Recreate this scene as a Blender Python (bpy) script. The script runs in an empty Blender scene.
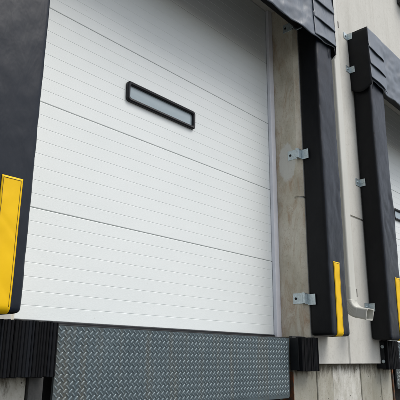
import bpy, bmesh, math, random
from mathutils import Vector, Matrix, noise
random.seed(7)
S = bpy.context.scene
COL = S.collection
R = math.radians

# ------------------------------------------------------------------ camera
cam_d = bpy.data.cameras.new('camera')
cam_d.sensor_width = 36.0
cam_d.lens = 549.2 / 400 * 36.0
cam_d.clip_start = 0.05
cam_d.clip_end = 4000
cam = bpy.data.objects.new('camera', cam_d)
COL.objects.link(cam)
right = Vector((0.66944, -0.74282, 0.00853))
down = Vector((0.21017, 0.17838, -0.96125))
fwd = Vector((0.71251, 0.64530, 0.27553))
m = Matrix((right, -down, -fwd)).transposed().to_4x4()
m.translation = Vector((-2.59, -2.6, 1.084))
cam.matrix_world = m
S.camera = cam

# ------------------------------------------------------------------ sky, sun, exposure
SUN_EL, SUN_AZ = R(56), R(154)          # azimuth clockwise from +Y (into the building)
w = bpy.data.worlds.new('World')
S.world = w
w.use_nodes = True
nt = w.node_tree
nt.nodes.clear()
sky = nt.nodes.new('ShaderNodeTexSky')
sky.sky_type = 'NISHITA'
sky.sun_disc = False
sky.sun_elevation = SUN_EL
sky.sun_rotation = SUN_AZ
sky.air_density = 1.0
sky.dust_density = 3.0
hs = nt.nodes.new('ShaderNodeHueSaturation')
hs.inputs['Saturation'].default_value = 0.45      # a pale clouded sky
bg = nt.nodes.new('ShaderNodeBackground')
bg.inputs['Strength'].default_value = 0.15
wo = nt.nodes.new('ShaderNodeOutputWorld')
nt.links.new(sky.outputs[0], hs.inputs['Color'])
nt.links.new(hs.outputs[0], bg.inputs['Color'])
nt.links.new(bg.outputs[0], wo.inputs['Surface'])

sd = bpy.data.lights.new('sun', 'SUN')
sd.energy = 1.5
sd.angle = R(34)
sd.color = (1.0, 0.97, 0.92)
so = bpy.data.objects.new('sun', sd)
COL.objects.link(so)
tosun = Vector((math.sin(SUN_AZ) * math.cos(SUN_EL), math.cos(SUN_AZ) * math.cos(SUN_EL), math.sin(SUN_EL)))
so.rotation_euler = (-tosun).to_track_quat('-Z', 'Y').to_euler()
so.location = (0, -10, 12)

S.view_settings.view_transform = 'Standard'
S.view_settings.look = 'None'
S.view_settings.gamma = 1.0
S.view_settings.use_curve_mapping = False
S.view_settings.exposure = 0.3

# ------------------------------------------------------------------ materials
class NB:
    """small node-graph builder for one material"""
    def __init__(s, name):
        s.m = bpy.data.materials.new(name)
        s.m.use_nodes = True
        s.t = s.m.node_tree
        s.b = s.t.nodes['Principled BSDF']
        s.co = s.n('ShaderNodeTexCoord').outputs['Object']
    def n(s, kind): return s.t.nodes.new(kind)
    def link(s, a, b): s.t.links.new(a, b)
    def mapped(s, scale, loc=(0, 0, 0)):
        mp = s.n('ShaderNodeMapping')
        mp.inputs['Scale'].default_value = scale
        mp.inputs['Location'].default_value = loc
        s.link(s.co, mp.inputs['Vector'])
        return mp.outputs[0]
    def noise(s, scale, detail=4, rough=.55, stretch=(1, 1, 1), loc=(0, 0, 0), dist=0):
        t = s.n('ShaderNodeTexNoise')
        t.inputs['Scale'].default_value = scale
        t.inputs['Detail'].default_value = detail
        t.inputs['Roughness'].default_value = rough
        t.inputs['Distortion'].default_value = dist
        s.link(s.mapped(stretch, loc), t.inputs['Vector'])
        return t.outputs['Fac']
    def voro(s, scale, stretch=(1, 1, 1)):
        t = s.n('ShaderNodeTexVoronoi')
        t.inputs['Scale'].default_value = scale
        s.link(s.mapped(stretch), t.inputs['Vector'])
        return t.outputs['Distance']
    def ramp(s, fac, stops):
        r = s.n('ShaderNodeValToRGB')
        e = r.color_ramp.elements
        while len(e) < len(stops): e.new(.5)
        for el, (p, c) in zip(e, stops):
            el.position = p
            el.color = (*c, 1) if len(c) == 3 else c
        s.link(fac, r.inputs[0])
        return r.outputs[0]
    def mask(s, fac, lo, hi): return s.ramp(fac, [(lo, (0, 0, 0)), (hi, (1, 1, 1))])
    def mix(s, fac, a, b, mode='MIX'):
        x = s.n('ShaderNodeMix')
        x.data_type = 'RGBA'
        x.blend_type = mode
        for sock, v in ((x.inputs[0], fac), (x.inputs[6], a), (x.inputs[7], b)):
            if isinstance(v, bpy.types.NodeSocket): s.link(v, sock)
            elif isinstance(v, (int, float)): sock.default_value = v
            else: sock.default_value = (*v, 1)
        return x.outputs[2]
    def math(s, op, a, b=0.0, c=None):
        x = s.n('ShaderNodeMath')
        x.operation = op
        for i, v in enumerate((a, b, c)):
            if v is None: continue
            if isinstance(v, bpy.types.NodeSocket): s.link(v, x.inputs[i])
            else: x.inputs[i].default_value = v
        return x.outputs[0]
    def xyz(s):
        x = s.n('ShaderNodeSeparateXYZ')
        s.link(s.co, x.inputs[0])
        return x.outputs
    def bump(s, fac, strength, dist=.002, prev=None):
        b = s.n('ShaderNodeBump')
        b.inputs['Strength'].default_value = strength
        b.inputs['Distance'].default_value = dist
        s.link(fac, b.inputs['Height'])
        if prev is not None: s.link(prev, b.inputs['Normal'])
        s.link(b.outputs[0], s.b.inputs['Normal'])
        return b.outputs[0]
    def rand(s):
        o = s.n('ShaderNodeObjectInfo')
        return o.outputs['Random']
    def set(s, color=None, rough=None, metal=None, spec=None):
        for k, v in (('Base Color', color), ('Roughness', rough), ('Metallic', metal), ('Specular IOR Level', spec)):
            if v is None: continue
            if isinstance(v, bpy.types.NodeSocket): s.link(v, s.b.inputs[k])
            elif isinstance(v, tuple): s.b.inputs[k].default_value = (*v, 1)
            else: s.b.inputs[k].default_value = v
        return s.m

M = {}
def mat_door():
    n = NB('white_door_paint')
    g = n.noise(1.3, 5, .6, (1, 1, 2.2))
    c = n.ramp(g, [(.3, (.715, .755, .75)), (.7, (.755, .79, .785))])
    streak = n.mask(n.noise(5, 6, .7, (6, 1, .35)), .60, .80)
    c = n.mix(n.math('MULTIPLY', streak, .09), c, (.50, .48, .42))
    fleck = n.mask(n.noise(60, 3, .5), .745, .77)
    c = n.mix(n.math('MULTIPLY', fleck, .25), c, (.35, .30, .22))
    rg = n.ramp(n.noise(9, 4), [(.3, (.38,) * 3), (.7, (.52,) * 3)])
    b = n.bump(n.noise(230, 4, .65, (.22, 1, 1)), .34, .0012)
    n.bump(n.noise(3.2, 2, .5, (.6, 1, 1.4)), .25, .006, b)
    return n.set(c, rg, 0, .4)
M['door'] = mat_door()

def mat_plain(name, col, rough, metal=0, spec=.5, var=.15, scale=14, bump=0.0):
    n = NB(name)
    f = n.noise(scale, 5, .6)
    lo = tuple(v * (1 - var) for v in col)
    hi = tuple(min(1, v * (1 + var)) for v in col)
    c = n.ramp(f, [(.3, lo), (.7, hi)])
    r = n.ramp(n.noise(scale * 2.3, 4), [(.3, (max(.05, rough - .08),) * 3), (.7, (min(1, rough + .1),) * 3)])
    if bump: n.bump(n.noise(scale * 8, 3), bump, .001)
    return n.set(c, r, metal, spec)
M['strip'] = mat_plain('white_vinyl', (.74, .75, .80), .4, var=.05)
M['seal_rubber'] = mat_plain('black_rubber_seal', (.010, .011, .014), .6, spec=.3)
M['frame'] = mat_plain('black_window_frame', (.006, .0065, .009), .4, spec=.3, var=.2)
M['galv'] = mat_plain('galvanised_steel', (.50, .57, .59), .38, .75, var=.2, scale=60)
M['dark_steel'] = mat_plain('dark_painted_steel', (.010, .0115, .013), .55, 0, .25)
M['hole'] = mat_plain('dark_cavity', (.008, .008, .009), .8)
M['lamp'] = mat_plain('dark_lamp_housing', (.03, .028, .027), .5, .2)
M['lens'] = mat_plain('clouded_lens', (.35, .35, .33), .25)
M['clip'] = mat_plain('weathered_clip', (.12, .115, .10), .7)
M['roof'] = mat_plain('grey_roofing', (.2, .2, .2), .8)
M['sealant'] = mat_plain('grey_joint_sealant', (.40, .39, .35), .7)

def mat_pane():
    n = NB('clouded_acrylic_pane')
    c = n.ramp(n.noise(3, 4, .6, (1, 1, 3)), [(.3, (.27, .34, .37)), (.7, (.34, .41, .44))])
    c = n.mix(n.math('MULTIPLY', n.mask(n.noise(38, 4), .58, .72), .15), c, (.5, .5, .46))
    return n.set(c, .12, 0, .6)
M['pane'] = mat_pane()

def mat_vinyl(name, base, rough, dust, wr=.5, spec=.5):
    n = NB(name)
    big = n.noise(2.6, 6, .68, (1.6, 1.6, .6), dist=.15)
    d = n.mask(big, .48, .80)
    sm = n.mask(n.noise(30, 6, .75, (1, 1, .35), dist=.25), .60, .80)
    c = n.mix(n.math('MULTIPLY', d, dust), base, (.28, .30, .32))
    c = n.mix(n.math('MULTIPLY', sm, dust * .5), c, (.34, .32, .27))
    r = n.ramp(n.noise(5, 6, .7), [(.3, (rough - .07,) * 3), (.75, (rough + .12,) * 3)])
    b = n.bump(n.noise(900, 2, .5), .10, .0004)
    b = n.bump(n.noise(9, 3, .55, (1.4, 1.4, .55), dist=.3), wr * .5, .010, b)
    n.bump(n.noise(34, 2, .5, (1, 1, .5), dist=.4), wr * .28, .003, b)
    return n.set(c, r, 0, spec)
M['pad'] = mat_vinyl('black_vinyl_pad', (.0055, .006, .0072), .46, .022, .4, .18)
M['front'] = mat_vinyl('skylit_front_vinyl', (.0065, .0105, .0185), .36, .026, .8, .26)  # same vinyl as the sides, with sky light on the fronts put into the colour
M['head'] = mat_vinyl('skylit_weathered_vinyl', (.085, .106, .132), .38, .16, 1.2, .6)  # paler slate blue: sky light painted into the cloth, plus weathering

def mat_yellow():
    n = NB('yellow_vinyl')
    c = n.ramp(n.noise(6, 5, .6), [(.3, (.78, .47, .002)), (.7, (.86, .54, .003))])
    scuff = n.mask(n.noise(20, 6, .7, (1, 1, .3)), .62, .78)
    c = n.mix(n.math('MULTIPLY', scuff, .22), c, (.35, .22, .02))
    n.bump(n.noise(16, 3, .5, (1, 1, .6), dist=1), .15, .003)
    return n.set(c, .5, 0, .2)
M['yellow'] = mat_yellow()
M['stitch'] = mat_plain('dark_stitching', (.10, .07, .01), .7)

def mat_rubber():
    n = NB('black_bumper_rubber')
    rnd = n.rand()
    c = n.ramp(rnd, [(0, (.003, .0033, .004)), (.6, (.0042, .0047, .006)), (1, (.008, .0095, .0125))])
    fib = n.mask(n.noise(70, 5, .7, (1.5, 1.5, .12)), .58, .72)
    c = n.mix(n.math('MULTIPLY', fib, .25), c, (.03, .03, .032))
    n.bump(n.noise(120, 4, .6, (1, 1, .3)), .5, .002)
    return n.set(c, .7, 0, .12)
M['rubber'] = mat_rubber()

def mat_tread():
    n = NB('blue_grey_tread_steel')
    c = n.ramp(n.noise(4, 5, .6), [(.3, (.050, .074, .086)), (.7, (.078, .106, .118))])
    x, y, z = n.xyz()
    dirt = n.mask(n.noise(3.4, 6, .66, (2.8, 1, .16), loc=(3.1, 0, 0)), .52, .68)
    c = n.mix(n.math('MULTIPLY', dirt, .55), c, (.105, .090, .058))
    sp = n.mask(n.noise(42, 6, .7), .60, .76)
    c = n.mix(n.math('MULTIPLY', sp, .35), c, (.13, .085, .05))
    r = n.ramp(n.noise(30, 5, .7), [(.3, (.34,) * 3), (.75, (.58,) * 3)])
    n.bump(n.noise(180, 4, .6), .2, .001)
    return n.set(c, r, .3, .5)
M['tread'] = mat_tread()
def mat_lug():
    n = NB('skylit_lug_steel')  # lugs paler than the plate: their sky reflection is put into the colour
    c = n.ramp(n.noise(26, 5, .65), [(.3, (.105, .145, .165)), (.7, (.18, .23, .25))])
    dirt = n.mask(n.noise(3.4, 6, .66, (2.8, 1, .16), loc=(3.1, 0, 0)), .54, .70)
    c = n.mix(n.math('MULTIPLY', dirt, .35), c, (.22, .19, .13))
    return n.set(c, .48, .3, .5)
M['lug'] = mat_lug()

def mat_rust():
    n = NB('rusty_steel')
    c = n.ramp(n.noise(22, 6, .7, (1, 1, .5)), [(.32, (.05, .055, .06)), (.5, (.10, .055, .03)), (.66, (.28, .085, .025))])
    n.bump(n.noise(90, 4), .5, .002)
    return n.set(c, .75, .2, .4)
M['rust'] = mat_rust()

def mat_stained():
    n = NB('dark_stained_steel')
    c = n.ramp(n.noise(9, 6, .7, (1, 1, .5)), [(.35, (.035, .038, .04)), (.6, (.085, .085, .08))])
    rs = n.mask(n.noise(26, 6, .75, (1, 1, .6)), .60, .72)
    c = n.mix(n.math('MULTIPLY', rs, .8), c, (.10, .045, .02))
    n.bump(n.noise(90, 4), .4, .002)
    return n.set(c, .7, .2, .4)
M['stained_steel'] = mat_stained()

def pores(n, c, scale, amt, col):
    p = n.mask(n.voro(scale), .10, .16)
    inv = n.math('SUBTRACT', 1.0, p)
    sel = n.mask(n.noise(scale * .35, 3), .52, .6)
    return n.mix(n.math('MULTIPLY', n.math('MULTIPLY', inv, sel), amt), c, col)

def mat_wall():
    n = NB('pale_painted_concrete')
    c = n.ramp(n.noise(1.1, 6, .6, (1, 1, .7)), [(.3, (.51, .505, .465)), (.7, (.61, .605, .56))])
    s = n.mask(n.noise(4.5, 6, .7, (2.6, 2.6, .22), dist=.5), .52, .74)
    c = n.mix(n.math('MULTIPLY', s, .5), c, (.43, .415, .37))
    f = n.mask(n.noise(38, 6, .7), .52, .72)
    c = n.mix(n.math('MULTIPLY', f, .45), c, (.38, .37, .33))
    bl = n.mask(n.noise(3.2, 7, .75, (1, 1, .6)), .50, .68)
    c = n.mix(n.math('MULTIPLY', bl, .38), c, (.43, .42, .375))
    c = pores(n, c, 55, .5, (.2, .19, .16))
    b = n.bump(n.noise(70, 6, .7), .30, .003)
    n.bump(n.noise(7, 4, .6), .22, .008, b)
    return n.set(c, .82, 0, .3)
M['wall'] = mat_wall()

def mat_jamb():
    n = NB('raw_stained_concrete')
    c = n.ramp(n.noise(3.5, 7, .66, (1, 1.4, .8)), [(.28, (.38, .34, .26)), (.5, (.56, .52, .42)), (.74, (.68, .65, .56))])
    rusty = n.mask(n.noise(7, 7, .75, (1, 1.6, .45), dist=.8), .50, .70)
    c = n.mix(n.math('MULTIPLY', rusty, .7), c, (.33, .19, .095))
    sp = n.mask(n.noise(55, 6, .75), .55, .72)
    c = n.mix(n.math('MULTIPLY', sp, .5), c, (.22, .15, .09))
    # pale grout smear round the middle bracket
    x, y, z = n.xyz()
    dy = n.math('DIVIDE', n.math('ADD', y, .135), .085)
    dz = n.math('DIVIDE', n.math('ADD', z, -2.72), .185)
    rr = n.math('ADD', n.math('MULTIPLY', dy, dy), n.math('MULTIPLY', dz, dz))
    rr = n.math('ADD', rr, n.math('MULTIPLY', n.math('SUBTRACT', n.noise(14, 5, .7), .5), 1.6))
    pm = n.ramp(rr, [(.75, (1, 1, 1)), (1.0, (0, 0, 0))])
    c = n.mix(n.math('MULTIPLY', pm, .8), c, (.60, .60, .555))
    c = pores(n, c, 70, .6, (.12, .1, .07))
    b = n.bump(n.noise(85, 6, .7), .4, .003)
    n.bump(n.noise(9, 4, .6, (1, 1.5, .6)), .3, .006, b)
    return n.set(c, .85, 0, .3)
M['jamb'] = mat_jamb()

def mat_found():
    n = NB('board_marked_concrete')
    rnd = n.rand()
    base = n.ramp(rnd, [(0, (.29, .285, .235)), (.5, (.42, .41, .355)), (1, (.58, .575, .53))])
    g = n.noise(7, 8, .74, (1.6, 1.6, .7), dist=.3)
    c = n.mix(n.math('MULTIPLY', n.mask(g, .42, .66), .6), base, (.25, .235, .175))
    x, y, z = n.xyz()
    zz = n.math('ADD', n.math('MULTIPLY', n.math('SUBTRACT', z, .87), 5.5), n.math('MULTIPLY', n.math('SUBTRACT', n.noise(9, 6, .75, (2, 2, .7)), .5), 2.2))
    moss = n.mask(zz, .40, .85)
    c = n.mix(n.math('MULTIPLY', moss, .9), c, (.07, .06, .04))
    sp = n.mask(n.noise(48, 6, .75), .56, .70)
    c = n.mix(n.math('MULTIPLY', sp, .6), c, (.16, .14, .10))
    c = pores(n, c, 24, .9, (.05, .045, .04))
    b = n.bump(n.noise(60, 6, .7), .5, .004)
    n.bump(n.noise(14, 4, .6, (2, 2, .2)), .4, .006, b)
    return n.set(c, .85, 0, .3)
M['found'] = mat_found()

def mat_pipe():
    n = NB('beige_painted_metal')
    c = n.ramp(n.noise(3, 5, .6, (1, 1, .3)), [(.3, (.50, .50, .45)), (.7, (.58, .58, .535))])
    d = n.mask(n.noise(16, 6, .7, (2, 2, .25)), .56, .74)
    c = n.mix(n.math('MULTIPLY', d, .22), c, (.32, .30, .24))
    n.bump(n.noise(5, 3, .5, (1, 1, .4)), .15, .004)
    return n.set(c, .42, 0, .45)
M['pipe'] = mat_pipe()

def mat_asphalt():
    n = NB('worn_asphalt')
    c = n.ramp(n.noise(.5, 7, .65), [(.3, (.085, .085, .085)), (.7, (.14, .138, .13))])
    f = n.noise(140, 4, .7)
    c = n.mix(n.math('MULTIPLY', n.mask(f, .55, .75), .5), c, (.26, .255, .24))
    n.bump(f, .6, .006)
    return n.set(c, .9, 0, .3)
M['asphalt'] = mat_asphalt()

# ------------------------------------------------------------------ helpers
def link(o, parent=None):
    COL.objects.link(o)
    if parent is not None:
        o.parent = parent
        o.location = -world_loc(parent)
    return o
def world_loc(o):
    v = Vector((0, 0, 0))
    while o is not None:
        v += o.location
        o = o.parent
    return v
def thing(name, label, cat, loc, group=None):
    o = bpy.data.objects.new(name, None)
    COL.objects.link(o)
    o.empty_display_size = .1
    o.location = loc
    o['label'] = label
    o['category'] = cat
    if group: o['group'] = group
    return o
def mesh_obj(name, verts, faces, mat, parent=None, smooth=False, label=None):
    me = bpy.data.meshes.new(name)
    me.from_pydata(verts, [], faces)
    bm = bmesh.new()
    bm.from_mesh(me)
    bmesh.ops.recalc_face_normals(bm, faces=bm.faces)
    bm.to_mesh(me)
    bm.free()
    for mm in (mat if isinstance(mat, list) else [mat]): me.materials.append(mm)
    if smooth:
        for p in me.polygons: p.use_smooth = True
    o = bpy.data.objects.new(name, me)
    link(o, parent)
    if label: o['label'] = label
    return o
def bm_obj(name, bm, mat, parent=None, smooth=False, label=None):
    bmesh.ops.recalc_face_normals(bm, faces=bm.faces)
    me = bpy.data.meshes.new(name)
    bm.to_mesh(me)
    bm.free()
    for mm in (mat if isinstance(mat, list) else [mat]): me.materials.append(mm)
    if smooth:
        for p in me.polygons: p.use_smooth = True
    o = bpy.data.objects.new(name, me)
    link(o, parent)
    if label: o['label'] = label
    return o
def add_box(bm, x0, x1, y0, y1, z0, z1, bev=0.0, seg=1):
    t = bmesh.new()
    bmesh.ops.create_cube(t, size=1)
    for v in t.verts:
        v.co = Vector(((x0 + x1) / 2 + v.co.x * (x1 - x0), (y0 + y1) / 2 + v.co.y * (y1 - y0), (z0 + z1) / 2 + v.co.z * (z1 - z0)))
    if bev: bmesh.ops.bevel(t, geom=list(t.edges), offset=bev, segments=seg, affect='EDGES', profile=.5)
    mp = {v: bm.verts.new(v.co) for v in t.verts}
    for f in t.faces: bm.faces.new([mp[v] for v in f.verts])
    t.free()
def box(name, dims, mat, parent=None, bev=.0, seg=1, label=None):
    bm = bmesh.new()
    add_box(bm, *dims, bev, seg)
    return bm_obj(name, bm, mat, parent, label=label)
def add_prism(bm, poly, z0, z1, midx=0, edge_mats=None):
    """poly: plan outline [(x,y)...]; edge_mats: {edge index: material index}"""
    a = [bm.verts.new((x, y, z0)) for x, y in poly]
    b = [bm.verts.new((x, y, z1)) for x, y in poly]
    k = len(poly)
    for i in range(k):
        f = bm.faces.new((a[i], a[(i + 1) % k], b[(i + 1) % k], b[i]))
        f.material_index = (edge_mats or {}).get(i, midx)
    for f in (bm.faces.new(a), bm.faces.new(b)): f.material_index = midx
def loft(loops, cap=True):
    k = len(loops[0])
    v = [p for l in loops for p in l]
    f = []
    for r in range(len(loops) - 1):
        for i in range(k):
            j = (i + 1) % k
            f.append((r * k + i, r * k + j, (r + 1) * k + j, (r + 1) * k + i))
    if cap:
        f.append(tuple(range(k)))
        f.append(tuple((len(loops) - 1) * k + i for i in range(k)))
    return v, f
def rrect(w, h, r, seg=5, per=1):
    """rounded rectangle outline centred on 0, `per` points along each straight"""
    pts = []
    cs = [(w / 2 - r, h / 2 - r, 0), (-w / 2 + r, h / 2 - r, 90), (-w / 2 + r, -h / 2 + r, 180), (w / 2 - r, -h / 2 + r, 270)]
    for i, (cx, cy, a0) in enumerate(cs):
        for s in range(seg + 1):
            a = R(a0 + 90 * s / seg)
            pts.append((cx + r * math.cos(a), cy + r * math.sin(a)))
        nx, ny, na = cs[(i + 1) % 4]
        e = (nx + r * math.cos(R(na)), ny + r * math.sin(R(na)))
        for s in range(1, per):
            t = s / per
            pts.append((pts[-1][0] if False else cx + r * math.cos(R(a0 + 90)) * 1 + (e[0] - cx - r * math.cos(R(a0 + 90))) * t,
                        cy + r * math.sin(R(a0 + 90)) + (e[1] - cy - r * math.sin(R(a0 + 90))) * t))
    return pts
def sheet(name, P, nu, nv, th, mat, parent=None, smooth=True, label=None):
    """thin solid sheet: P(u,v)->Vector for u,v in 0..1, thickness th along +y behind it"""
    V, F = [], []
    for k in (0, 1):
        for j in range(nv + 1):
            for i in range(nu + 1):
                p = Vector(P(i / nu, j / nv))
                if k: p = p + Vector((0, th, 0))
                V.append(p)
    n1 = (nu + 1) * (nv + 1)
    idx = lambda i, j, k: k * n1 + j * (nu + 1) + i
    for j in range(nv):
        for i in range(nu):
            F.append((idx(i, j, 0), idx(i + 1, j, 0), idx(i + 1, j + 1, 0), idx(i, j + 1, 0)))
            F.append((idx(i, j, 1), idx(i, j + 1, 1), idx(i + 1, j + 1, 1), idx(i + 1, j, 1)))
    for i in range(nu):
        F.append((idx(i, 0, 0), idx(i, 0, 1), idx(i + 1, 0, 1), idx(i + 1, 0, 0)))
        F.append((idx(i, nv, 0), idx(i + 1, nv, 0), idx(i + 1, nv, 1), idx(i, nv, 1)))
    for j in range(nv):
        F.append((idx(0, j, 0), idx(0, j + 1, 0), idx(0, j + 1, 1), idx(0, j, 1)))
        F.append((idx(nu, j, 0), idx(nu, j, 1), idx(nu, j + 1, 1), idx(nu, j + 1, 0)))
    return mesh_obj(name, V, F, mat, parent, smooth, label)
def add_bolt(bm, c, axis, r=.009, h=.007):
    """hexagonal bolt head at c pointing along axis"""
    ax = Vector(axis).normalized()
    q = ax.to_track_quat('Z', 'Y')
    for rr, z0, z1, k in ((r * 1.45, 0, .0025, 12), (r, .0025, h, 6)):
        a = [bm.verts.new(Vector(c) + q @ Vector((rr * math.cos(2 * math.pi * i / k), rr * math.sin(2 * math.pi * i / k), z0))) for i in range(k)]
        b = [bm.verts.new(Vector(c) + q @ Vector((rr * math.cos(2 * math.pi * i / k), rr * math.sin(2 * math.pi * i / k), z1))) for i in range(k)]
        for i in range(k): bm.faces.new((a[i], a[(i + 1) % k], b[(i + 1) % k], b[i]))
        bm.faces.new(a)
        bm.faces.new(b)
def nz(x, y, z): return noise.noise(Vector((x, y, z)))
def dup(root, dx, label, group=None):
    r = root.copy()
    COL.objects.link(r)
    r.location = root.location + Vector((dx, 0, 0))
    r['label'] = label
    if group: r['group'] = group
    for ch in list(root.children):
        c = ch.copy()
        COL.objects.link(c)
        c.parent = r
        for g in list(ch.children):
            d = g.copy()
            COL.objects.link(d)
            d.parent = c
            for h in list(g.children):
                e = h.copy()
                COL.objects.link(e)
                e.parent = d
    return r

WF = -.275        # wall face
FF = -.235        # foundation face
DX = 3.95         # distance between the two docks
FLOOR = 1.25

# ------------------------------------------------------------------ ground
g = mesh_obj('yard_ground', [(-600, -1200, 0), (600, -1200, 0), (600, 600, 0), (-600, 600, 0)], [(0, 1, 2, 3)], M['asphalt'])
g['kind'] = 'structure'

# ------------------------------------------------------------------ building
bld = thing('warehouse_building', 'pale concrete warehouse wall with two white loading dock doors', 'building', (0, 0, 0))
TOP, LINT = 7.4, 4.27
GZ0, GZ1 = 2.378, 2.398       # horizontal groove
def wall_panel(xa, xb, opening=None):
    bm = bmesh.new()
    c = .012
    def solid(x0, x1, z0, z1, left, right):
        # left/right: 'joint' small chamfer, 'jamb' big chamfer + raw reveal
        pl, em = [], {}
        cl = .034 if left == 'jamb' else c
        cr = .034 if right == 'jamb' else c
        pl = [(x0, 0), (x0, WF + cl), (x0 + cl, WF), (x1 - cr, WF), (x1, WF + cr), (x1, 0)]
        if left == 'jamb': em[0] = 1; em[1] = 1
        if right == 'jamb': em[4] = 1; em[3] = 1
        add_prism(bm, pl, z0, z1, 0, em)
    def inset(x0, x1, left, right):
        d = .014
        # on a reveal the groove only bites into the outer few centimetres
        L_ = [(x0, 0), (x0, -.196), (x0 + d, -.205), (x0 + d, WF + d + .020)] if left == 'jamb' else [(x0, 0), (x0, WF + d + .012)]
        R_ = [(x1 - d, WF + d + .020), (x1 - d, -.205), (x1, -.196), (x1, 0)] if right == 'jamb' else [(x1, WF + d + .012), (x1, 0)]
        pl = L_ + [(x0 + .03 + d, WF + d), (x1 - .03 - d, WF + d)] + R_
        k_ = len(pl)
        em = {}
        if left == 'jamb': em.update({0: 1, 1: 1, 2: 1})
        if right == 'jamb': em.update({k_ - 2: 1, k_ - 3: 1, k_ - 4: 1})
        add_prism(bm, pl, GZ0, GZ1, 0, em)
    if opening:
        oa, ob = opening
        for (x0, x1, l, r) in ((xa, oa, 'joint', 'jamb'), (ob, xb, 'jamb', 'joint')):
            solid(x0, x1, 1.045, GZ0, l, r)
            inset(x0, x1, l, r)
            solid(x0, x1, GZ1, LINT, l, r)
        solid(xa, xb, LINT, TOP, 'joint', 'joint')
    else:
        solid(xa, xb, 1.045, GZ0, 'joint', 'joint')
        inset(xa, xb, 'joint', 'joint')
        solid(xa, xb, GZ1, TOP, 'joint', 'joint')
    return bm_obj('wall_panel', bm, [M['wall'], M['jamb']], bld)
J = 1.905
wall_panel(-1.99, J - .007, (-1.25, 1.25))
wall_panel(J + .007, J + 3.9, (DX - 1.25, DX + 1.25))
wall_panel(-5.9, -2.004)
wall_panel(J + 3.914, J + 7.8)
box('joint_sealant', (J - .0065, J + .0065, WF + .012, WF + .05, 1.05, TOP), M['sealant'], bld)
box('joint_sealant', (-2.0035, -1.9905, WF + .012, WF + .05, 1.05, TOP), M['sealant'], bld)
box('roof', (-6.1, 10.0, -.40, 14, TOP, TOP + .25), M['roof'], bld, .02)
box('back_wall', (-5.9, 9.7, 13.7, 13.95, 0, TOP - .005), M['wall'], bld)
box('side_wall', (-5.9, -5.65, .005, 13.69, 0, TOP - .005), M['wall'], bld)
box('side_wall', (9.45, 9.7, .005, 13.69, 0, TOP - .005), M['wall'], bld)
box('floor_slab', (-5.6, 9.4, .35, 13.6, .9, 1.235), M['found'], bld)
# foundation: poured strips, each board mark a strip with its own small depth
fnd = thing('foundation_wall', 'board marked grey concrete foundation below the pale wall panels', 'wall', (1.93, -.2, 0))
P0, P1 = 1.067, DX - 1.067 - .065      # pit edges between the docks
def core(x0, x1): return box('core', (x0, x1, FF + .03, .34, -.3, 1.043), M['found'], fnd)
core(P0 + .004, P1 - .004); core(-5.9, -P0 - .004); core(DX + P0, 9.4)
def strips(edges, jit=.006):
    for i in range(len(edges) - 1):
        dep = FF + random.uniform(-.001, jit) + (.007 if i % 2 else 0)
        bm = bmesh.new()
        add_box(bm, edges[i] + .0018, edges[i + 1] - .0018, dep, FF + .031, -.29, 1.0425 - random.uniform(0, .002), .0045)
        o = bm_obj('concrete_strip', bm, M['found'], fnd)
strips([P0, 1.295, 1.43, 1.68, 2.175, 2.385, 2.58, P1])
strips([-2.6, -2.35, -2.05, -1.83, -1.52, -1.33, -1.148])
# raised sills under the jambs and steel edge angles of the pits
for xa, xb in ((P0 + .004, 1.262), (-1.262, -P0 - .004), (P1, DX - 1.238)):
    box('sill_block', (xa, xb, FF, .34, 1.0445, 1.2435), M['found'], fnd, .004)
    box('sill_angle', (xa - .001, xb, FF - .006, FF + .02, 1.222, 1.2475), M['stained_steel'], fnd, .001)
box('edge_angle', (P0 - .004, P0 + .004, FF - .008, FF + .09, -.28, .988), M['rust'], fnd, .001)
box('edge_plate', (-1.143, -P0, FF - .004, FF + .02, -.28, 1.2212), M['stained_steel'], fnd, .001)
box('edge_angle', (P1 - .006, P1 + .016, FF - .012, FF + .09, -.28, 1.2212), M['rust'], fnd, .001)
for xa, xb in ((-P0, P0 - .008), (P1 + .017, DX + P0)):
    box('pit_back', (xa, xb, .36, .45, -.2, 1.19), M['hole'], fnd)

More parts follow.
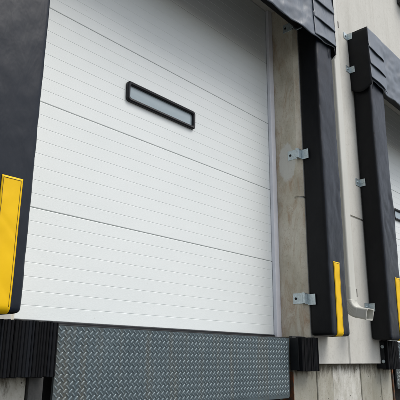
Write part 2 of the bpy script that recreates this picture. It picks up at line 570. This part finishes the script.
# ------------------------------------------------------------------ sectional doors
JZ = [FLOOR + .012, 1.86, 2.485, 3.105, 3.71, 4.335]
def make_door():
    t = thing('sectional_door', 'white ribbed dock door nearest the camera, whole window in view', 'door', (0, .03, FLOOR), 'sectional dock doors')
    X = 1.31
    for a in range(5):
        z0, z1 = JZ[a] + .0008, JZ[a + 1] - .0012
        prof = [(.05, z0), (.012, z0), (.0065, z0 + .0015), (.005, z0 + .004)]
        for i in range(1, 8):
            zc = z0 + (z1 - z0) * i / 8
            prof += [(.005, zc - .0022), (.0062, zc - .0009), (.0062, zc + .0009), (.005, zc + .0022)]
        prof += [(.005, z1 - .004), (.0065, z1 - .0012), (.05, z1)]
        k = len(prof)
        V = [(x, y, z) for x in (-X, X) for y, z in prof]
        F = [(i, (i + 1) % k, k + (i + 1) % k, k + i) for i in range(k)] + [tuple(range(k)), tuple(range(k, 2 * k))]
        mesh_obj('door_panel', V, F, M['door'], t)
    box('door_backing', (-X, X, .052, .09, JZ[0], JZ[-1]), M['dark_steel'], t)
    box('bottom_seal', (-1.245, 1.245, -.004, .045, FLOOR - .022, JZ[0] + .001), M['seal_rubber'], t, .004)
    for s in (-1, 1):
        xs = sorted((s * 1.186, s * 1.2485))
        bm = bmesh.new()
        add_box(bm, xs[0], xs[1], -.030, .002, FLOOR - .005, LINT - .002, .004, 2)
        bm_obj('weather_strip', bm, M['strip'], t)
    # window
    wx, wz, ww, wh = -.127, 2.794, .668, .146
    oc = rrect(ww, wh, .026, 5)
    ic = rrect(ww - .050, wh - .050, .013, 5)
    mc = rrect(ww - .016, wh - .016, .020, 5)
    loops = []
    for (c, y) in ((oc, .004), (oc, -.012), (mc, -.020), (rrect(ww - .040, wh - .040, .016, 5), -.018), (ic, -.012), (ic, .003)):
        loops.append([(wx + p[0], y, wz + p[1]) for p in c])
    v, f = loft(loops, cap=False)
    fr = mesh_obj('window_frame', v, f, M['frame'], t)
    pv = [(wx + p[0], .0022, wz + p[1]) for p in rrect(ww - .046, wh - .046, .013, 5)]
    pb = [(x, .0042, z) for x, y, z in pv]
    v, f = loft([pv, pb])
    mesh_obj('pane', v, f, M['pane'], fr)
    return t
door = make_door()
fd = dup(door, DX, 'white dock door at the right edge, mostly hidden behind a black pad')
for ch in fd.children:
    if ch.name.startswith('window_frame'): ch.location.x += .30      # its window sits further over

# ------------------------------------------------------------------ dock levelers
def make_leveler():
    t = thing('dock_leveler', 'blue grey diamond plate dock leveler lip under the nearer door', 'dock leveler', (0, -.2, .7), 'dock levelers')
    X0, X1, YF = -1.018, 1.014, -.250
    ZT, ZB = 1.2285, .806
    lip = bmesh.new()
    pts = [(X0, ZT), (X0, ZB + .01), (X0 + .01, ZB), (X1 - .03, ZB), (X1 - .018, ZB + .012), (X1, ZT)]
    a = [lip.verts.new((x, YF, z)) for x, z in pts]
    b = [lip.verts.new((x, YF + .016, z)) for x, z in pts]
    k = len(pts)
    for i in range(k): lip.faces.new((a[i], a[(i + 1) % k], b[(i + 1) % k], b[i]))
    lip.faces.new(a); lip.faces.new(b)
    lo = bm_obj('lip', lip, M['tread'], t)
    # raised lugs
    V, F = [], []
    p = .0345
    nx, nzz = int((X1 - X0) / p), int((ZT - ZB) / p)
    for i in range(2 * (nx + 1)):
        for j in range(nzz + 2):
            # slanting lugs in rows, the opposite slant set between them
            s = 1 if i % 2 else -1
            cx = X0 + .014 + i * p / 2
            cz = ZT - .014 - (j + (.5 if i % 2 else 0)) * p
            if cx > X1 - .026 or cz < ZB + .024: continue
            ang = R(45) * s
            ca, sa = math.cos(ang), math.sin(ang)
            L, W, H = .0158, .0050, .0026
            base = len(V)
            o6 = [(-L, 0), (-L * .55, -W), (L * .55, -W), (L, 0), (L * .55, W), (-L * .55, W)]
            for (u, v_), y in [(q, YF - .0002) for q in o6] + [((-L * .62, 0), YF - H), ((L * .62, 0), YF - H), ((-L * .4, -W * .42), YF - H), ((L * .4, -W * .42), YF - H), ((L * .4, W * .42), YF - H), ((-L * .4, W * .42), YF - H)]:
                V.append((cx + u * ca - v_ * sa, y, cz + u * sa + v_ * ca))
            B = lambda *q: F.append(tuple(base + x for x in q))
            B(0, 1, 8, 6); B(1, 2, 9, 8); B(2, 3, 7, 9); B(3, 4, 10, 7); B(4, 5, 11, 10); B(5, 0, 6, 11); B(6, 8, 9, 7, 10, 11)
    lg = mesh_obj('tread_lugs', V, F, M['lug'], lo)
    lg['kind'] = 'stuff'
    box('hinge_bar', (X0 + .004, X1 - .004, YF + .018, YF + .06, 1.205, 1.2362), M['dark_steel'], t, .004)
    box('deck', (X0, X1, YF + .062, .345, 1.225, 1.2345), M['tread'], t, .001)
    box('deck_beam', (X0 + .02, X1 - .02, YF + .07, YF + .12, 1.09, 1.2245), M['dark_steel'], t)
    box('gap_shade_sheet', (X0 - .040, X1 + .040, YF + .125, YF + .135, .1, 1.2), M['hole'], t)  # black sheet added behind the lip to paint the pit gap's shade
    # keeper bracket hooked under the lip edge
    bm = bmesh.new()
    add_box(bm, .515, .625, YF - .030, YF - .0045, .770, .812, .003)
    add_box(bm, .515, .625, YF - .0045, YF + .10, .770, .7975, .003)
    bm_obj('lip_keeper', bm, M['galv'], t)
    return t
lev = make_leveler()
dup(lev, DX - .03, 'dock leveler under the far door at the right edge')

# ------------------------------------------------------------------ laminated bumpers
def make_bumper(x0, x1, yf, label, left_bolts=False):
    t = thing('dock_bumper', label, 'bumper', ((x0 + x1) / 2, FF, .99), 'laminated dock bumpers')
    zb, zt = .992, (1.238 if x0 < 2 else 1.2505)
    yb = -.281
    x = x0 + .009
    while x < x1 - .012:
        wd = random.uniform(.013, .020)
        if x + wd > x1 - .009: wd = x1 - .009 - x
        if wd < .006: break
        pr = random.uniform(-.003, .002)
        dz0, dz1 = random.uniform(-.002, .002), random.uniform(-.003, .002)
        bm = bmesh.new()
        add_box(bm, x + .0006, x + wd - .0006, yf + pr, yb, zb + dz0, zt + dz1, .0032)
        # flutter of the cut edge
        for v in bm.verts:
            v.co.y += .0016 * nz(v.co.x * 40, 0, v.co.z * 9)
        bm_obj('rubber_slab', bm, M['rubber'], t)
        x += wd
    box('end_angle', (x0, x0 + .008, yf + .028, FF - .0005, zb + .006, zt - .006), M['dark_steel'], t, .001)
    box('end_angle', (x1 - .008, x1, yf + .028, WF - .002, zb + .006, zt - .006), M['dark_steel'], t, .001)
    xa, xb = max(x0 + .009, -1e9), x1 - .009
    if x0 > 0 and x0 < 2: xb = min(xb, 1.2495)
    if x1 < 0: xa = max(xa, -1.2495)
    if x0 > 2: xa = max(xa, DX - 1.2495)
    box('mounting_plate', (xa, xb, -.2805, FF - .007, zb + .01, zt - .02), M['dark_steel'], t)
    for z in (zb + .07, zt - .055) if x0 > 2 else ():
        bm = bmesh.new()
        add_bolt(bm, (x0, (yf + WF) / 2 - .004 + .012, z), (-1, 0, 0), .011, .011)
        bm_obj('bolt', bm, M['galv'], t)
    return t
make_bumper(-1.405, -1.064, -.342, 'black laminated rubber bumper left of the diamond plate')
make_bumper(1.044, 1.306, -.336, 'black laminated rubber bumper right of the diamond plate')
make_bumper(2.515, 2.80, -.342, 'black laminated rubber bumper at the right edge, two bolt heads showing')

# ------------------------------------------------------------------ side pads
def pad_disp(x, y, z, seed):
    # slow bulge, dents and creases of the foam cover
    d = (.003 if seed < 5 else .008) * nz(x * 2 + seed, y * 2, z * 1.1) + (.002 if seed < 5 else .0045) * nz(x * 7, y * 7 + seed, z * 4.2)
    d += .0022 * nz(x * 20 + seed, y * 20, z * 14)
    cr = nz(x * 3.0 + seed * 2, y * 3, z * 2.6 + x * 4)
    d -= (.004 if seed < 5 else .011) * max(0, 1 - abs(cr) / .06) * max(0, nz(seed, x * 3, z * 1.7) + .15)
    return d
def make_side_pad(x0, x1, yf, label, sx0, sx1, seed, ztop=3.981):
    """x0..x1 across, front at yf, stripe between sx0 and sx1"""
    t = thing('dock_side_pad', label, 'dock pad', ((x0 + x1) / 2, WF, FLOOR), 'black dock side pads')
    zb = 1.254
    yb = WF - .003
    cx, cy = (x0 + x1) / 2, (yf + yb) / 2
    W, H, r = x1 - x0, yb - yf, .026
    base = rrect(W, H, r, 4, 14)
    zs = [zb, zb + .002, zb + .006, zb + .013, zb + .022]
    ins = [.022, .0135, .0065, .0018, 0]
    z = zb + .045
    while z < ztop:
        zs.append(z); ins.append(0); z += .026
    zs.append(ztop); ins.append(0)
    loops = []
    for zz, i_ in zip(zs, ins):
        L = []
        for (px, py) in base:
            sxx = 1 - 2 * i_ / W
            syy = 1 - 2 * i_ / H
            x, y = cx + px * sxx, cy + py * syy
            nrm = Vector((px / (W / 2), py / (H / 2), 0))
            nx_, ny_ = (1 if px > 0 else -1) * max(0, abs(nrm.x) - .6) / .4, (-1 if py < 0 else 1) * max(0, abs(nrm.y) - .6) / .4
            d = pad_disp(x, y, zz, seed)
            x += nx_ * d * .8
            y += ny_ * d if ny_ < 0 else 0
            y = min(y, yb)
            L.append((x, y, zz))
        loops.append(L)
    v, f = loft(loops)
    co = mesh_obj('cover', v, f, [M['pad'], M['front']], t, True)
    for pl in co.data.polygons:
        if pl.normal.y < -.72: pl.material_index = 1  # front-facing faces take the copy with sky light painted in
    # yellow guide stripe sewn on the front, turned under the bottom edge
    zt = 1.832
    Lf, La, Lb = zt - (zb + .024), .024 * math.pi / 2, .07
    tot = Lf + La + Lb
    def path(s):
        if s < Lf: return (0, zt - s)
        if s < Lf + La:
            a = (s - Lf) / .024
            return (.024 * (1 - math.cos(a)), zb + .024 - .024 * math.sin(a))
        return (.024 + (s - Lf - La), zb)
    def stripe(ax, bx, off, s0, s1):
        def P(u, vv):
            s = s0 + (s1 - s0) * vv
            dy, zz = path(s)
            x = ax + (bx - ax) * u
            d = pad_disp(x, yf, zz, seed)
            if s < Lf: return (x, yf - d - off + .000, zz)
            a = min(1, (s - Lf) / La)
            return (x, yf - d * (1 - a) + dy - off * (1 - a), zz - off * a)
        return P
    st = sheet('guide_stripe', stripe(sx0, sx1, .004, 0, tot), 8, 60, .0035, M['yellow'], t)
    b = .007
    for (ax, bx, s0, s1) in ((sx0 + b, sx0 + b + .0018, .008, Lf), (sx1 - b - .0018, sx1 - b, .008, Lf), (sx0 + b + .002, sx1 - b - .002, .008, .0102)):
        sheet('stitch_line', stripe(ax, bx, .0050, s0, s1), 2, 50 if s1 == Lf else 1, .0012, M['stitch'], st)
    return t
def jamb_bracket(pad, zc, h=.085, x=1.25, xp=1.277):
    # Z-shaped clip: one leaf on the concrete reveal, one on the pad
    bm = bmesh.new()
    add_box(bm, x - .0052, x - .0004, -.247, -.152, zc - h / 2, zc + h / 2, .001)
    add_box(bm, x - .030, x - .0004, -.2545, -.2475, zc - h / 2, zc + h / 2, .001)
    add_box(bm, xp - .016, xp - .011, -.345, -.2782, zc - h / 2 - .012, zc + h / 2 - .012, .001)
    add_box(bm, x - .030, xp - .011, -.2779, -.2735 + .0, zc - h / 2 - .006, zc + h / 2 - .006, .001)
    add_box(bm, x - .030, x - .025, -.2732, -.2550, zc - h / 2, zc + h / 2, .001)
    o = bm_obj('bracket', bm, M['galv'], pad)
    bm = bmesh.new()
    add_bolt(bm, (x - .0053, -.178, zc), (-1, 0, 0), .0075, .006)
    bm_obj('bolt', bm, M['dark_steel'], o)
    return o
def wall_bracket(pad, zc, x, h=.075, w=.085):
    bm = bmesh.new()
    add_box(bm, x - w, x - .006, WF - .0055, WF - .0005, zc - h / 2, zc + h / 2, .001)
    add_box(bm, x - .0105, x - .0055, WF - .065, WF - .0057, zc - h / 2, zc + h / 2, .001)
    o = bm_obj('bracket', bm, M['galv'], pad)
    bm = bmesh.new()
    add_bolt(bm, (x - w * .55, WF - .0056, zc), (0, -1, 0), .010, .010)
    bm_obj('bolt', bm, M['galv'], o)
    bm = bmesh.new()
    add_bolt(bm, (x - .0107, WF - .038, zc), (-1, 0, 0), .008, .008)
    bm_obj('bolt', bm, M['galv'], o)
    return o
make_side_pad(-1.655, -1.345, -.470, 'black vinyl dock pad at the left edge with broad yellow stripe', -1.503, -1.405, 3.7)
rp = make_side_pad(1.280, 1.562, -.470, 'black vinyl dock pad beside the beige downspout with yellow stripe', 1.352, 1.447, 9.2)
for z in (1.545, 2.772, 4.03): jamb_bracket(rp, z)
fp = make_side_pad(2.345, 2.665, -.472, 'black vinyl dock pad right of the downspout, at the right edge', 2.535, 2.632, 21.4)
for z in (1.545, 2.765): wall_bracket(fp, z, 2.345)

# ------------------------------------------------------------------ head pads
def make_head_pad():
    t = thing('dock_head_pad', 'draped black vinyl head pad over the nearer door, lower right end in view', 'dock pad', (0, WF, 3.87), 'black dock head pads')
    X = 1.572
    yb, yf = WF - .003, -.476
    z0, z1 = 3.985, 4.447
    # padded body
    W, H, r = yb - yf, z1 - z0, .02
    base = rrect(W, H, r, 4, 8)
    loops = []
    n = 110
    for i in range(n + 1):
        x = -X + 2 * X * i / n
        i_ = .012 if i in (0, n) else 0
        L = []
        for py, pz in base:
            y = (yb + yf) / 2 + py * (1 - 2 * i_ / W)
            z = (z0 + z1) / 2 + pz * (1 - 2 * i_ / H)
            k = max(0, (-py / (W / 2) - .5) / .5)
            y -= k * .008 * nz(x * 1.6, 4.1, z * 3)
            L.append((x, y, z))
        loops.append(L)
    v, f = loft(loops)
    mesh_obj('body', v, f, M['pad'], t, True)
    # front curtain, wrinkled, its hem sagging between the ends
    def wr(x, z):
        q = .012 * nz(x * 1.5, 1.3, z * 2.2) + .017 * nz(x * 3 + z * 4, 7.7, z * 7 - x * 3) + .009 * nz(x * 7 + z * 9, 2.2, z * 13 - x * 8)
        q += .006 * math.sin(14 * z + 3.2 * x + 3 * nz(x * 1.2, 9, z)) * (.5 + .5 * nz(x, 3, z * 2))
        return q
    def hem(x):
        e = abs(x) / X
        return 3.768 + .03 * e + .045 * max(0, (e - .74) / .26) + .006 * nz(x * 4, 0, 0)
    def C(u, vv):
        x = -X + .004 + (2 * X - .008) * u
        z = (z1 + .004) * (1 - vv) + hem(x) * vv
        y = yf - .013 - wr(x, z) * min(1, vv * 3 + .1) - .010 * vv
        return (x, min(y, yf - .004), z)
    sheet('curtain', C, 200, 44, .004, M['head'], t)
    # three lapped wear pleats at each end
    for s in (-1, 1):
        for kk, zb in enumerate((3.812, 3.990, 4.176)):
            top = zb + .235
            if kk == 2: top = z1 + .0035
            def Pp(u, vv, s=s, zb=zb, top=top, kk=kk):
                xi, xo = 1.195 + .006 * kk, X + .006
                x = xi + (xo - xi) * u
                zz = top * (1 - vv) + (zb + (.045 if kk == 0 else .022) * u + .004 * math.sin(5 * u + kk)) * vv
                y = yf - .018 - (.010 if kk < 2 else .010 * vv) - wr(s * x, zz) * .45 * (1 - .5 * u) * min(1, vv * 3 + .1 + (1 if kk < 2 else 0))
                y -= (.003 + .017 * math.sin(math.pi * min(1, u * .92)) ** .8) * vv ** 2
                y -= .005 * nz(x * 7, kk * 3.1, zz * 8) * (1 - u)
                return (s * x, y, zz)
            sheet('wear_pleat', Pp, 24, 18, .0035, M['head'], t)
        # end skirt that drops over the side pad
        xo = s * (X + .004)
        V, F = [], []
        nj, nk = 22, 10
        for k in (0, 1):
            for j in range(nj + 1):
                for i in range(nk + 1):
                    u, vv = i / nk, j / nj
                    y = yb - .001 + (yf - .030 - yb) * u
                    zlow = 3.775 - .05 * math.sin(math.pi * min(1, u * 1.05))
                    z = (z1 - .004) * (1 - vv) + zlow * vv
                    x = xo + s * (.009 * nz(y * 6, z * 7 - y * 4, 1.1 * s) + .003 * nz(y * 14, z * 19 - y * 9, 4) + .004 * math.sin(math.pi * u) * vv) + s * .0035 * k
                    V.append((x, y, z))
        n1 = (nj + 1) * (nk + 1)
        ix = lambda i, j, k: k * n1 + j * (nk + 1) + i
        for j in range(nj):
            for i in range(nk):
                for k in (0, 1): F.append((ix(i, j, k), ix(i + 1, j, k), ix(i + 1, j + 1, k), ix(i, j + 1, k)))
        for i in range(nk):
            for j in (0, nj): F.append((ix(i, j, 0), ix(i + 1, j, 0), ix(i + 1, j, 1), ix(i, j, 1)))
        for j in range(nj):
            for i in (0, nk): F.append((ix(i, j, 0), ix(i, j + 1, 0), ix(i, j + 1, 1), ix(i, j, 1)))
        mesh_obj('end_skirt', V, F, M['pad'], t, True)
        # seam cord across the skirt
        # loose tie strap hanging at the corner
        def T(u, vv, s=s):
            return (s * (1.548 + .010 * u + .006 * math.sin(3 * vv)), yf - .022 - .006 * math.sin(2.5 * vv), 3.865 - .135 * vv)
        sheet('tie_strap', T, 2, 10, .003, M['seal_rubber'], t)
    for s in (-1, 1):
        for zc in (4.40, 4.005):
            bm = bmesh.new()
            x = s * (X + .006)
            a, b = sorted((x + s * .012, x + s * .085))
            add_box(bm, a, b, WF - .0055, WF - .0005, zc - .036, zc + .036, .001)
            a, b = sorted((x + s * .006, x + s * .0115))
            add_box(bm, a, b, WF - .060, WF - .0005, zc - .036, zc + .036, .001)
            o = bm_obj('bracket', bm, M['galv'], t)
            bm = bmesh.new()
            add_bolt(bm, (x + s * .05, WF - .0056, zc), (0, -1, 0), .010, .010)
            bm_obj('bolt', bm, M['galv'], o)
    return t
hp = make_head_pad()
dup(hp, DX - .06, 'draped black vinyl head pad at the upper right edge, dark end face in view')
hpb = [o for o in bpy.data.objects if o.parent is hp and o.name.startswith('bracket')]

# ------------------------------------------------------------------ downspout
ds = thing('downspout', 'beige rectangular metal downspout with curved outlet between the two docks', 'downspout', (1.87, WF, 1.38))
px, pw, pd = 1.868, .118, .085
pyc = WF - .008 - pd / 2
sec = rrect(pw, pd, .016, 8, 1)
loops = [[(px + a, pyc + b, z) for a, b in sec] for z in (1.66, 2.6, 3.6, 4.6, TOP - .003)]
v, f = loft(loops)
po = mesh_obj('pipe', v, f, M['pipe'], ds)
# elbow: sweep a crimped section from vertical to outward
def sweep(pts, dirs, scales, inner=False):
    loops = []
    for p, d, sc in zip(pts, dirs, scales):
        d = d.normalized()
        xa = Vector((1, 0, 0))
        ya = d.cross(xa)
        loops.append([tuple(p + xa * a * sc + ya * b * sc) for a, b in sec])
    return loops
pts, dirs, scs = [], [], []
for z in (1.685, 1.650, 1.646, 1.60):
    pts.append(Vector((px, pyc, z))); dirs.append(Vector((0, 0, -1))); scs.append(1.10)
Rb = .115
NB_ = 26
for i in range(NB_ + 1):
    a = R(78) * i / NB_
    pts.append(Vector((px, pyc - Rb * (1 - math.cos(a)), 1.575 - Rb * math.sin(a))))
    dirs.append(Vector((0, -math.sin(a), -math.cos(a))))
    scs.append(1.10 + (.032 if i % 2 else 0))
d = dirs[-1].copy()
for q in (.02, .045, .075):
    pts.append(pts[NB_ + 4] + d * q); dirs.append(d); scs.append(1.10)
n0 = len(pts)
pts.append(pts[-1] + d * .004); dirs.append(d); scs.append(1.17)
pts.append(pts[-1] + d * .012); dirs.append(d); scs.append(1.17)
pts.append(pts[-1] + d * .001); dirs.append(d); scs.append(1.0)
end = pts[-1]
for q in (-.03, -.08):
    pts.append(end + d * q); dirs.append(d); scs.append(.95)
v, f = loft(sweep(pts, dirs, scs))
mesh_obj('elbow', v, f, M['pipe'], ds)
for z in (1.664, 4.47):      # strap ends set into the wall beside the pipe
    box('strap_end', (2.112, 2.128, WF - .003, WF - .0006, z - .035, z + .035), M['clip'], ds)

# ------------------------------------------------------------------ wall lamp over the far door
wl = thing('wall_lamp', 'dark wall lamp fixture at the top right corner above the far door', 'lamp', (4.05, WF, 5.7))
bm = bmesh.new()
poly = [(WF - .001, 5.67), (WF - .10, 5.67), (WF - .19, 5.71), (WF - .16, 5.90), (WF - .06, 5.96), (WF - .001, 5.96)]
a = [bm.verts.new((3.885, y, z)) for y, z in poly]
b = [bm.verts.new((4.245, y, z)) for y, z in poly]
for i in range(6): bm.faces.new((a[i], a[(i + 1) % 6], b[(i + 1) % 6], b[i]))
bm.faces.new(a); bm.faces.new(b)
bmesh.ops.bevel(bm, geom=list(bm.edges), offset=.008, segments=2, affect='EDGES')
bm_obj('housing', bm, M['lamp'], wl)
box('lens', (3.92, 4.21, WF - .095, WF - .02, 5.662, 5.672), M['lens'], wl, .003)
